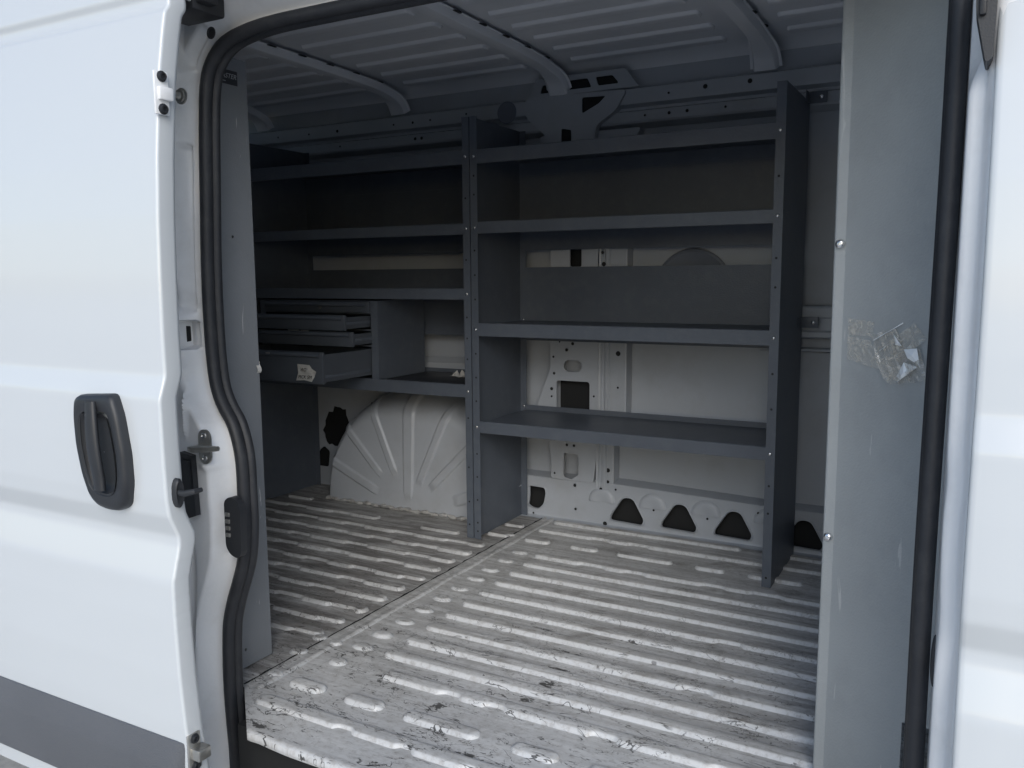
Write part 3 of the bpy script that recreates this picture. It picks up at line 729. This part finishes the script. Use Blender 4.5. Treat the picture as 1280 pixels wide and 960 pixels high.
# wheel arch
XC, AW, AH = -1.885, .405, .462
def arch_pt(th, s, y, disp=0):
    c, sn = math.cos(th), math.sin(th)
    e = 2/2.35
    x = math.copysign(abs(c)**e, c); z = abs(sn)**e
    return Vector((XC+AW*s*x, y, AH*s*z))
ribs_ = [(math.pi*.905, .42, .017), (math.pi*.78, .44, .016), (math.pi*.645, .36, .017), (math.pi*.505, .12, .018), (math.pi*.37, .28, .018), (math.pi*.225, .34, .019), (math.pi*.07, .55, .020)]
NT = 300; rows = []
for i in range(NT+1):
    th = math.pi*(1-i/NT); row = []; s2 = math.sin(th)**2
    sf = .955-.17*s2; ry = .035+.125*s2; y0 = 2.575
    SV = [(sf*k/34, y0, 0) for k in range(35)]+[(sf+(1-sf)*math.sin(math.pi/2*k/16), y0+ry*(1-math.cos(math.pi/2*k/16)), k/16) for k in range(1, 17)]
    SV += [(1+.015*k/8, y0+ry+(2.80-y0-ry)*k/8, 1) for k in range(1, 9)]
    for s_, y, a in SV:
        p = arch_pt(th, s_, y); p.y += .030*min(s_, 1)*math.sin(th)
        rl = 0
        for tr, s0, hw in ribs_:
            d = abs(th-tr)*.40*max(s_, .15)
            rl = max(rl, ss(hw, hw*.66, d)*ss(s0-.03, s0+.02, s_)*ss(2.80, 2.74, y))
        dirx = Vector((math.cos(th), 0, math.sin(th)))
        p = p+(Vector((0, -1, 0))*(1-a)+dirx*a).normalized()*.0075*rl
        row.append(p)
    rows.append(row)
mb = MB(); mb.grid(rows)
M['archm'] = mat('silver_grey_arch_paint', (.43, .46, .50), .30, noise=.05, nscale=5, bump=.3, bscale=60, dirt=(.33, .33, .33), dirt_amt=.4, dscale=6)
arch = mb.build('wheel_arch', M['archm'], van, smooth=70)
mb = MB(); mb.tube([(-2.29+.80*k/60, 2.571+.002*math.sin(k*1.9), .006+.003*math.sin(k*.9)) for k in range(61)], [.007+.003*math.sin(k*2.1) for k in range(61)], 7)
mb.build('arch_seam_sealer', M['seal'], arch)
mb = MB()   # flange that joins the arch to the wall
rows = []
for i in range(61):
    th = math.pi*(1-i/60); 
    k = 1.07+.02*math.sin(i*.8)
    a = arch_pt(th, 1.0, 2.752); b = arch_pt(th, k, 2.750); c = arch_pt(th, k, 2.757); rows.append([a, b, c])
mb.grid(rows); mb.build('arch_flange', M['inner'], arch, smooth=40)
mb = MB()
for th in (2.75, 2.55, 2.3, 2.0): 
    p = arch_pt(th, 1.045, 2.7495); mb.lathe(p, (0, -1, 0), [(.0055, .0005), (0, .0006)], 10)
mb.build('flange_hole', M['cavity'], arch, kind='stuff')

# --- roof lining (inside of the roof skin) with beads and bows
mb = MB(); RP = [(1.16, 1.52), (1.20, 1.575), (1.28, 1.605), (1.5, 1.617), (2.0, 1.622), (2.5, 1.620), (2.70, 1.614), (2.76, 1.600), (2.79, 1.572), (2.80, 1.545), (2.798, 1.51)]
rows = [[(x, y, z) for y, z in RP] for x in [-3.09+3.2*k/16 for k in range(17)]]
mb.grid(rows); roof = mb.build('roof_panel', M['roofin'], van, smooth=60)
def roofz(y): return interp(RP, y)
spans = [(-.545, .09), (-1.245, -.725), (-1.93, -1.415), (-3.0, -2.10)]
for yb in [1.30+.135*k for k in range(11)]:
    for a, b in spans:
        if yb > 2.66 and b == .09: pass
        o = rib(a, b, yb, wd=.060, h=.010, name='roof_rib', parent=roof, zb=roofz(yb+.03)+.0008, mt=M['roofin'], up=-1, rnd=.012)
def bow(xc, wd=.046):
    path = [(1.20, 1.560), (1.26, 1.590), (1.34, 1.582), (1.5, 1.580)]
    path = [(1.19, 1.50), (1.21, 1.545), (1.26, 1.572), (1.36, 1.582), (1.5, 1.584), (2.0, 1.586), (2.4, 1.583), (2.56, 1.578), (2.64, 1.566), (2.69, 1.545), (2.715, 1.512)]
    P = catmull([Vector(p) for p in path], .02, True)
    # open path only
    P = []
    for i in range(len(path)-1):
        p0 = Vector(path[max(i-1, 0)]); p1 = Vector(path[i]); p2 = Vector(path[i+1]); p3 = Vector(path[min(i+2, len(path)-1)])
        for j in range(5):
            t = j/5; P.append(.5*((2*p1)+(p2-p0)*t+(2*p0-5*p1+4*p2-p3)*t*t+(3*p1-p0-3*p2+p3)*t**3))
    P.append(Vector(path[-1]))
    mb = MB(); rows = []
    for i, p in enumerate(P):
        t = (P[min(i+1, len(P)-1)]-P[max(i-1, 0)]).normalized(); n_ = Vector((t.y, -t.x)) # points down/in
        if n_.y > 0 and abs(n_.y) > .1: n_ = -n_
        h = wd/2
        flare = 1+.5*ss(2.60, 2.72, p.x)
        sec = [(-h*1.4*flare, -.024), (-h*1.15*flare, -.022), (-h*1.0*flare, -.004), (-h*.86*flare, 0), (-.006, .0015), (.006, .0015), (h*.86*flare, 0), (h*1.0*flare, -.004), (h*1.15*flare, -.022), (h*1.4*flare, -.024)]
        rows.append([(xc+sx_, p.x+n_.x*dn, p.y+n_.y*dn) for sx_, dn in sec])
    mb.grid(rows); b = mb.build('roof_bow', M['roofin'], roof, smooth=35)
    mb = MB()
    for yb in [1.38+.135*k for k in range(10)]:
        for sx_ in (-1, 1):
            mb.lathe((xc+sx_*h*1.25, yb-.012, roofz(yb)-.0135), (0, 0, -1), [(.010, .0), (.009, .0012), (0, .0012)], 10)
            v0 = len(mb.v)-30
            for q in range(v0, len(mb.v)):
                x, y, z = mb.v[q]; mb.v[q] = (x, (y-yb)*2.0+yb, z)
    mb.build('bow_slot', M['cavity'], roof, kind='stuff')  # dark pieces painted in for the shaded gaps along the bow
for xc in (-.615, -1.315, -1.995): bow(xc)
bow(-2.70)
# corner gussets where bows land on the rail (centre one is boxed)
mb = MB()
GG = [(-1.43, 1.512), (-1.02, 1.512), (-1.07, 1.575), (-1.40, 1.575)]
hs_ = [rpoly([(-1.385, 1.525), (-1.320, 1.525), (-1.325, 1.553), (-1.375, 1.553)], .006, 3), rpoly([(-1.30, 1.527), (-1.19, 1.527), (-1.205, 1.558), (-1.29, 1.558)], .006, 3), rpoly([(-1.165, 1.529), (-1.09, 1.529), (-1.115, 1.558), (-1.175, 1.558)], .006, 3)]
mb.prism(GG, 2.718, 2.722, hs_); mb.build('bow_gusset', M['inner'], roof, smooth=30)
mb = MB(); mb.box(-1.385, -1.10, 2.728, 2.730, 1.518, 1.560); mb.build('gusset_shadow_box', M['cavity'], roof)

# ------------------------------------------------------------------ shelving
def upright(parent, x, side, z1=1.408, y0=2.398, y1=2.736, fl=.026, screws=()):
    """folded steel end frame: side sheet + front and rear flanges turned towards `side`"""
    t = .0022; mb = MB()
    xa = x; xf = x+side*fl
    P = [(xf, y0), (xa, y0), (xa, y1), (xf, y1)]
    Q = [(xf, y0+t), (xa+side*t, y0+t), (xa+side*t, y1-t), (xf, y1-t)]
    rows = [[(p[0], p[1], z) for p in P]+[(q[0], q[1], z) for q in reversed(Q)] for z in (.002, z1)]
    mb.grid(rows, close_v=True)
    n = 8
    for rw in rows: mb.add(rw, [(0, 1, 6, 7), (1, 2, 5, 6), (2, 3, 4, 5)])
    up = mb.build('upright', M['shelf'], parent, smooth=20)
    return up
def holes_on(up_parent, x, zs_, y=2.3978, r_=.0035):
    mb = MB()
    for z in zs_: mb.lathe((x, y, z), (0, -1, 0), [(r_, .0003), (0, .0003)], 10)
    mb.build('punched_hole', M['cavity'], up_parent, kind='stuff')
def bolt(parent, x, y, z, r_=.0052, ax=(0, -1, 0)):
    mb = MB(); mb.lathe((x, y, z), ax, [(r_, 0), (r_*.95, r_*.35), (r_*.6, r_*.6), (0, r_*.68)], 12)
    mb.build('shelf_bolt', M['chrome'], parent, smooth=60)
def shelf(parent, x0, x1, zt, lip, back=.03, drop=0):
    """tray: front lip hanging down from the shelf plane, back flange up (or a tall back panel)"""
    t = .002; y0, y1 = 2.3995, 2.728
    mb = MB(); zb = zt-lip
    pr = [(y0+.012, zb+.001), (y0+.012, zb-.0005), (y0, zb), (y0, zt-.002), (y0+.002, zt), (y0+.004, zt), (y0+.010, zt-.006), (y1, zt-.006), (y1, zt+back), (y1+t, zt+back), (y1+t, zt-.0085), (y0+.010, zt-.0085), (y0+t, zt-.004), (y0+t, zb+.002)]
    rows = [[(x, y, z) for y, z in pr] for x in (x0, x1)]
    mb.grid(rows, close_v=True)
    if drop: mb.box(x0, x1, y1-.006, y1-.004, zt-.008-drop, zt-.009)
    return mb.build('shelf', M['shelf'], parent, smooth=20)
unitR = empty('shelving_unit', (-.985, 2.57, 0), 'charcoal steel shelving unit with four shelves against the far wall, on the right', 'shelving', 'steel shelving units along the far wall')
unitL = empty('shelving_unit', (-2.0, 2.57, 0), 'charcoal steel shelving unit over the wheel arch, holding the drawer cabinet', 'shelving', 'steel shelving units along the far wall')
# right-hand unit
upright(unitR, -1.478, 1); upright(unitR, -.483, -1)
for zt, lip, back, drop in ((1.303, .044, .008, .045), (1.073, .038, .190, .078), (.742, .043, .185, .070), (.412, .039, .012, 0)):
    shelf(unitR, -1.453, -.508, zt, lip, back, drop)
for zt, lip in ((1.303, .044), (1.073, .038), (.742, .043), (.412, .039)):
    for x in (-1.464, -.497): bolt(unitR, x, 2.398, zt-lip*.5)
for z in (.738, .418): bolt(unitR, -1.462, 2.733-.0, z, .004)
holes_on(unitR, -1.464, [.06, .14, .22, .30, .48, .56, .64, .82, .90, .98, 1.16, 1.22, .03]); holes_on(unitR, -.497, [.03, .22, .30, .52, .62, .86, .94, 1.16])
# left-hand unit
upright(unitL, -1.482, -1); upright(unitL, -2.492, 1)
for zt, lip, back, drop in ((1.306, .046, .001, .075), (1.070, .036, .175, .078), (.856, .037, .070, .175), (.533, .044, .010, 0)):
    shelf(unitL, -2.466, -1.508, zt, lip, back, drop)
for zt, lip in ((1.306, .046), (1.070, .036), (.856, .037), (.533, .044)):
    for x in (-1.497, -2.478): bolt(unitL, x, 2.398, zt-lip*.5)
holes_on(unitL, -1.497, [.05, .13, .25, .42, .62, .69, .76, .95, 1.15])
# fixing brackets from the right-hand unit to the wall
for (z, nm) in ((1.417, 0), (.749, 1)):
    mb = MB(); mb.box(-.486, -.430, 2.712, 2.7155, z-.017, z+.017, .001); mb.box(-.4825, -.480, 2.66, 2.715, z-.015, z+.015, .001)
    mb.build('wall_bracket', M['shelf'], unitR); bolt(unitR, -.446, 2.712, z, .0065)
# thin light-coloured strip on the top shelf of the right unit
mb = MB(); mb.box(-1.318, -1.155, 2.7255, 2.7272, 1.255, 1.262); mb.build('shelf_strip', M['stickerwh'], unitR)

# drawer cabinet standing on the left unit's lowest shelf
cab = empty('drawer_cabinet', (-2.17, 2.54, .530), 'dark steel drawer cabinet standing on the shelf above the wheel arch', 'cabinet')
mb = MB(); t = .002; CX0, CX1, CZ0, CZ1, CY0, CY1 = -2.44, -1.874, .530, .812, 2.402, 2.690
mb.box(CX1-t, CX1, CY0, CY1, CZ0, CZ1); mb.box(CX0, CX0+t, CY0, CY1, CZ0, CZ1); mb.box(CX0+t, CX1-t, CY0, CY1, CZ1-t, CZ1); mb.box(CX0+t, CX1-t, CY0, CY1, CZ0, CZ0+t); mb.box(CX0+t, CX1-t, CY1-t, CY1, CZ0+t, CZ1-t)
mb.box(CX1-.030, CX1-t, CY0, CY0+t, CZ0+t, CZ1-t); mb.box(CX0+t, CX0+.028, CY0, CY0+t, CZ0+t, CZ1-t)
for z in (.6475, .7045, .7655): mb.box(CX0+.028, CX1-.030, CY0+.001, CY0+.010, z, z+.005)
mb.build('cabinet_body', M['shelf'], cab, smooth=20)
def drawer(x0, x1, z0, z1, yf, handle=True):
    mb = MB(); t = .002; yb = yf+.27
    mb.box(x0, x1, yf, yf+.012, z0, z1, .003)                      # front
    mb.box(x0+.004, x0+.004+t, yf+.012, yb, z0+.006, z1-.008); mb.box(x1-.004-t, x1-.004, yf+.012, yb, z0+.006, z1-.008)
    mb.box(x0+.006, x1-.006, yf+.012, yb, z0+.006, z0+.008); mb.box(x0+.006, x1-.006, yb-t, yb, z0+.008, z1-.008)
    d = mb.build('drawer', M['drawer'], cab, smooth=25)
    mb = MB(); mb.box(x1-.0039, x1-.0015, yf+.014, yb-.02, z0+.018, z0+.030, .0008); mb.box(x1-.0015, x1+.0002, yf+.05, yb-.02, z0+.021, z0+.027, .0005)
    mb.build('drawer_slide', M['shelf'], d)
    if handle:
        mb = MB(); rows = [[(x, yf-.0005, z1-.018), (x, yf-.008, z1-.016), (x, yf-.010, z1-.010), (x, yf-.007, z1-.004), (x, yf, z1-.002)] for x in (x0+.01, x1-.01)]
        mb.grid(rows); mb.build('pull_lip', M['shelf'], d, smooth=60)
    return d
dl = drawer(-2.41, -1.909, .540, .647, 2.147)
dm1 = drawer(-2.41, -1.896, .655, .7075, 2.288)
dm2 = drawer(-2.41, -1.914, .712, .766, 2.271)
dt = drawer(-2.41, -1.905, .769, .808, 2.394)
mb = MB(); mb.box(-2.165, -2.115, 2.259, 2.262, .708, .7125, .0005); mb.box(-2.105, -2.07, 2.259, 2.262, .7075, .712, .0005); mb.build('label_holder', M['zinc'], dm2)
mb = MB(); mb.box(-2.155, -2.135, 2.135, 2.137, .637, .640, .0005); mb.build('label_holder', M['zinc'], dl)
mb = MB(); mb.lathe((-2.13, 2.396, .79), (0, -1, 0), [(.008, 0), (.008, .004), (.003, .005), (0, .003)], 14); mb.build('drawer_lock', M['zinc'], dt)

def text_mesh(txt, size, mt, name, parent, M4, shear=0):
    cu = bpy.data.curves.new(name, 'FONT'); cu.body = txt; cu.size = size; cu.extrude = .0002; cu.shear = shear; cu.align_x = 'CENTER'; cu.align_y = 'CENTER'
    o = bpy.data.objects.new('tmp', cu); col.objects.link(o)
    dg = bpy.context.evaluated_depsgraph_get(); me = bpy.data.meshes.new_from_object(o.evaluated_get(dg)); bpy.data.objects.remove(o)
    me.transform(M4)
    if parent: me.transform(Matrix.Translation(-world_loc(parent)))
    me.materials.clear(); me.materials.append(mt)
    q = bpy.data.objects.new(name, me); col.objects.link(q); q.parent = parent
    return q
# paper tag taped to the low drawer
mb = MB()
TG = [(-2.015, .606), (-1.962, .604), (-1.948, .592), (-1.930, .583), (-1.942, .565), (-1.950, .548), (-1.985, .552), (-2.022, .549), (-2.012, .575)]
def crump(x, z): return 2.141-.003*abs(math.sin(x*70+z*40))-.002*math.sin(z*130)
TP_ = [Vector(p) for p in TG]; cc = sum(TP_, Vector((0, 0)))/len(TP_)
rows = [[(cc.x+(p.x-cc.x)*s, crump(cc.x+(p.x-cc.x)*s, cc.y+(p.y-cc.y)*s)-.0, cc.y+(p.y-cc.y)*s) for s in (0.01, .3, .6, .85, 1.0)] for p in TP_]
mb.grid(rows, close_u=True)
tg = empty('paper_tag', (-1.975, 2.140, .575), 'small crumpled handwritten paper label taped to the open bottom drawer', 'label')
mb.build('paper_sheet', M['paper'], tg, smooth=0)
rx = Matrix.Rotation(R(90), 4, 'X')
text_mesh('AC', .017, M['ink'], 'handwriting', tg, Matrix.Translation((-1.985, 2.1345, .588)) @ rx, .3)
text_mesh('MCK SM', .0165, M['ink'], 'handwriting', tg, Matrix.Translation((-1.979, 2.1345, .563)) @ rx, .3)
# scrap of paper and dark mat on the shelf beside the cabinet
mb = MB(); mb.box(-1.86, -1.515, 2.43, 2.71, .528, .531, .001); o = mb.build('shelf_mat', M['stickerdk'], None); tag(o, 'dark liner mat lying on the shelf above the wheel arch', 'mat')
mb = MB(); rows = []
for i in range(8):
    for_ = []
    for j in range(6):
        for_.append((-1.68+.013*i+.004*random.random(), 2.56+.016*j+.005*random.random(), .533+.006*random.random()+(.022 if (i, j) in ((1, 2), (2, 3)) else 0)))
    rows.append(for_)
mb.grid(rows); o = mb.build('paper_scrap', M['paper'], None, smooth=0); tag(o, 'crumpled white paper scrap on the shelf right of the drawer cabinet', 'paper')

# near-side shelving end panel behind the left edge of the opening
ep = empty('shelf_end_panel', (-1.44, 1.35, 0), 'tall grey steel end panel just inside the left edge of the doorway', 'panel')
mb = MB(); pts = [(1.255, .003), (1.405, .003), (1.405, 1.366), (1.255, 1.366)]
sl_ = []
def yzplate(x0, x1, pts, hs=()):
    b = MB(); b.prism(pts, x0, x1, hs); b.v = [(y, x, z) for x, y, z in b.v]; return b
mb = yzplate(-1.442, -1.4395, pts, [rrect(1.300, .845, .020, .006, .001, 1), rrect(1.303, .655, .020, .006, .001, 1), rrect(1.300, 1.0, .020, .006, .001, 1), circ(1.345, .985, .0035, 10), circ(1.325, .045, .0035, 10), circ(1.318, .44, .004, 10)])
mb.box(-1.56, -1.442, 1.403, 1.405, .003, 1.366); mb.box(-1.475, -1.442, 1.255, 1.257, .003, 1.366)
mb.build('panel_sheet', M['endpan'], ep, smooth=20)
mb = MB(); mb.box(-2.3, -1.445, 1.30, 1.40, .40, .402); mb.box(-2.3, -1.445, 1.26, 1.40, .80, .803); mb.box(-2.3, -1.445, 1.26, 1.40, 1.15, 1.153)
mb.build('side_shelf', M['shelf'], ep)
# maker's sticker at its top
stx = -1.4388
mb = yzplate(stx-.0006, stx, [(1.318, 1.338), (1.378, 1.338), (1.378, 1.308), (1.318, 1.308)]); sk = mb.build('maker_sticker', M['stickerdk'], ep)
ry = Matrix.Rotation(R(90), 4, 'Z') @ rx
text_mesh('MASTER', .0145, M['stickerwh'], 'sticker_lettering', ep, Matrix.Translation((stx+.0008, 1.348, 1.325)) @ ry, .3)
mb = yzplate(stx, stx+.0004, [(1.325, 1.315), (1.345, 1.315), (1.345, 1.3135), (1.325, 1.3135)]); mb.build('sticker_line', M['stickerwh'], ep)
# strip of tape hanging off the panel's rear edge
mb = MB(); mb.grid([[(-1.438+.003*math.sin(i*1.1), 1.396+.006*j, .680+.005*i) for j in range(3)] for i in range(6)]); o = mb.build('tape_scrap', M['paper'], None, smooth=0); tag(o, 'torn tape scrap stuck to the rear edge of the grey end panel', 'tape')

# ------------------------------------------------------------------ partition wing on the right
pw = empty('partition_wing', (-.12, 1.45, 0), 'grey steel partition panel behind the right edge of the doorway with clear tape on it', 'partition')
def wing_y(x): return 1.486-.80*(x+.196)
NZ = 60; mb = MB(); rows = []
for i in range(NZ+1):
    z = -.02+1.62*i/NZ
    xr = .0 if z > .21 else (-.0725 if z < .198 else -.07+.07*(z-.198)/.012)
    sec = [(-.216, 1.510), (-.217, 1.492), (-.2155, 1.4895), (-.213, 1.4885), (-.199, 1.4878), (-.196, 1.486)]+[(-.196+(xr+.196)*k/6, wing_y(-.196+(xr+.196)*k/6)) for k in range(1, 7)]
    rows.append([(x+.0012*math.sin(z*3), y+.0015*math.sin(z*4+x*9), z) for x, y in sec])
mb.grid(rows); mb.build('wing_panel', M['wing'], pw, smooth=12)
for z in (.449, .944, .0185, 1.45):
    mb = MB(); mb.lathe((-.2065, 1.4880, z), (-.05, -1, 0), [(.0078, 0), (.0074, .003), (.0055, .0052), (.003, .0060), (.0022, .0045), (0, .0045)], 18)
    mb.build('wing_screw', M['chrome'], pw, smooth=50)
# faint folded strip on the panel
# crumpled clear tape
tp = empty('clear_tape', (-.12, 1.44, .77), 'crumpled strips of clear packing tape stuck on the grey partition panel', 'tape')
def tape_strip(P, n, amp, seed):
    random.seed(seed); (a, b, c, d) = [Vector(p) for p in P]; rows = []
    for i in range(n+1):
        row = []
        for j in range(5):
            u_, v_ = i/n, j/4; q = a.lerp(b, u_).lerp(d.lerp(c, u_), v_)
            row.append((q.x, wing_y(q.x)-.0015-amp*abs(random.gauss(0, 1)), q.y))
        rows.append(row)
    b_ = MB(); b_.grid(rows); return b_
for P, n, amp, sd_ in (([(-.188, .823), (-.145, .820), (-.148, .796), (-.188, .796)], 8, .0006, 1), ([(-.188, .796), (-.150, .790), (-.130, .745), (-.188, .757)], 8, .0008, 2),
                       ([(-.150, .800), (-.110, .812), (-.085, .735), (-.130, .735)], 9, .006, 3), ([(-.128, .785), (-.085, .822), (-.066, .800), (-.105, .760)], 9, .002, 4), ([(-.140, .760), (-.075, .785), (-.062, .738), (-.120, .725)], 10, .007, 5)):
    tape_strip(P, n, amp, sd_).build('tape_strip', M['tape'], tp, smooth=0)
M['glint'] = mat('tape_glint', (.78, .82, .85), .08, coat=1, noise=.05, nscale=80)  # near-white facets that paint glints onto the tape
def glint_facet(pts, lift, nm='glint_facet'):
    b_ = MB(); c = Vector((sum(p[0] for p in pts)/len(pts), sum(p[1] for p in pts)/len(pts)))
    P3 = [(p[0], wing_y(p[0])-.004-lift*(i % 2), p[1]) for i, p in enumerate(pts)]
    n = len(P3); q = (c.x, wing_y(c.x)-.007-lift, c.y)
    b_.add(P3+[q], [(i, (i+1) % n, n) for i in range(n)]); b_.build(nm, M['glint'], tp, smooth=0)
glint_facet([(-.115, .804), (-.101, .786), (-.111, .787)], .003)
glint_facet([(-.098, .781), (-.079, .785), (-.074, .759), (-.092, .769)], .004)
glint_facet([(-.108, .736), (-.097, .762), (-.077, .757), (-.105, .731)], .004)
glint_facet([(-.139, .773), (-.122, .787), (-.128, .778)], .003)
glint_facet([(-.145, .792), (-.101, .822), (-.101, .820), (-.145, .790)], .001)
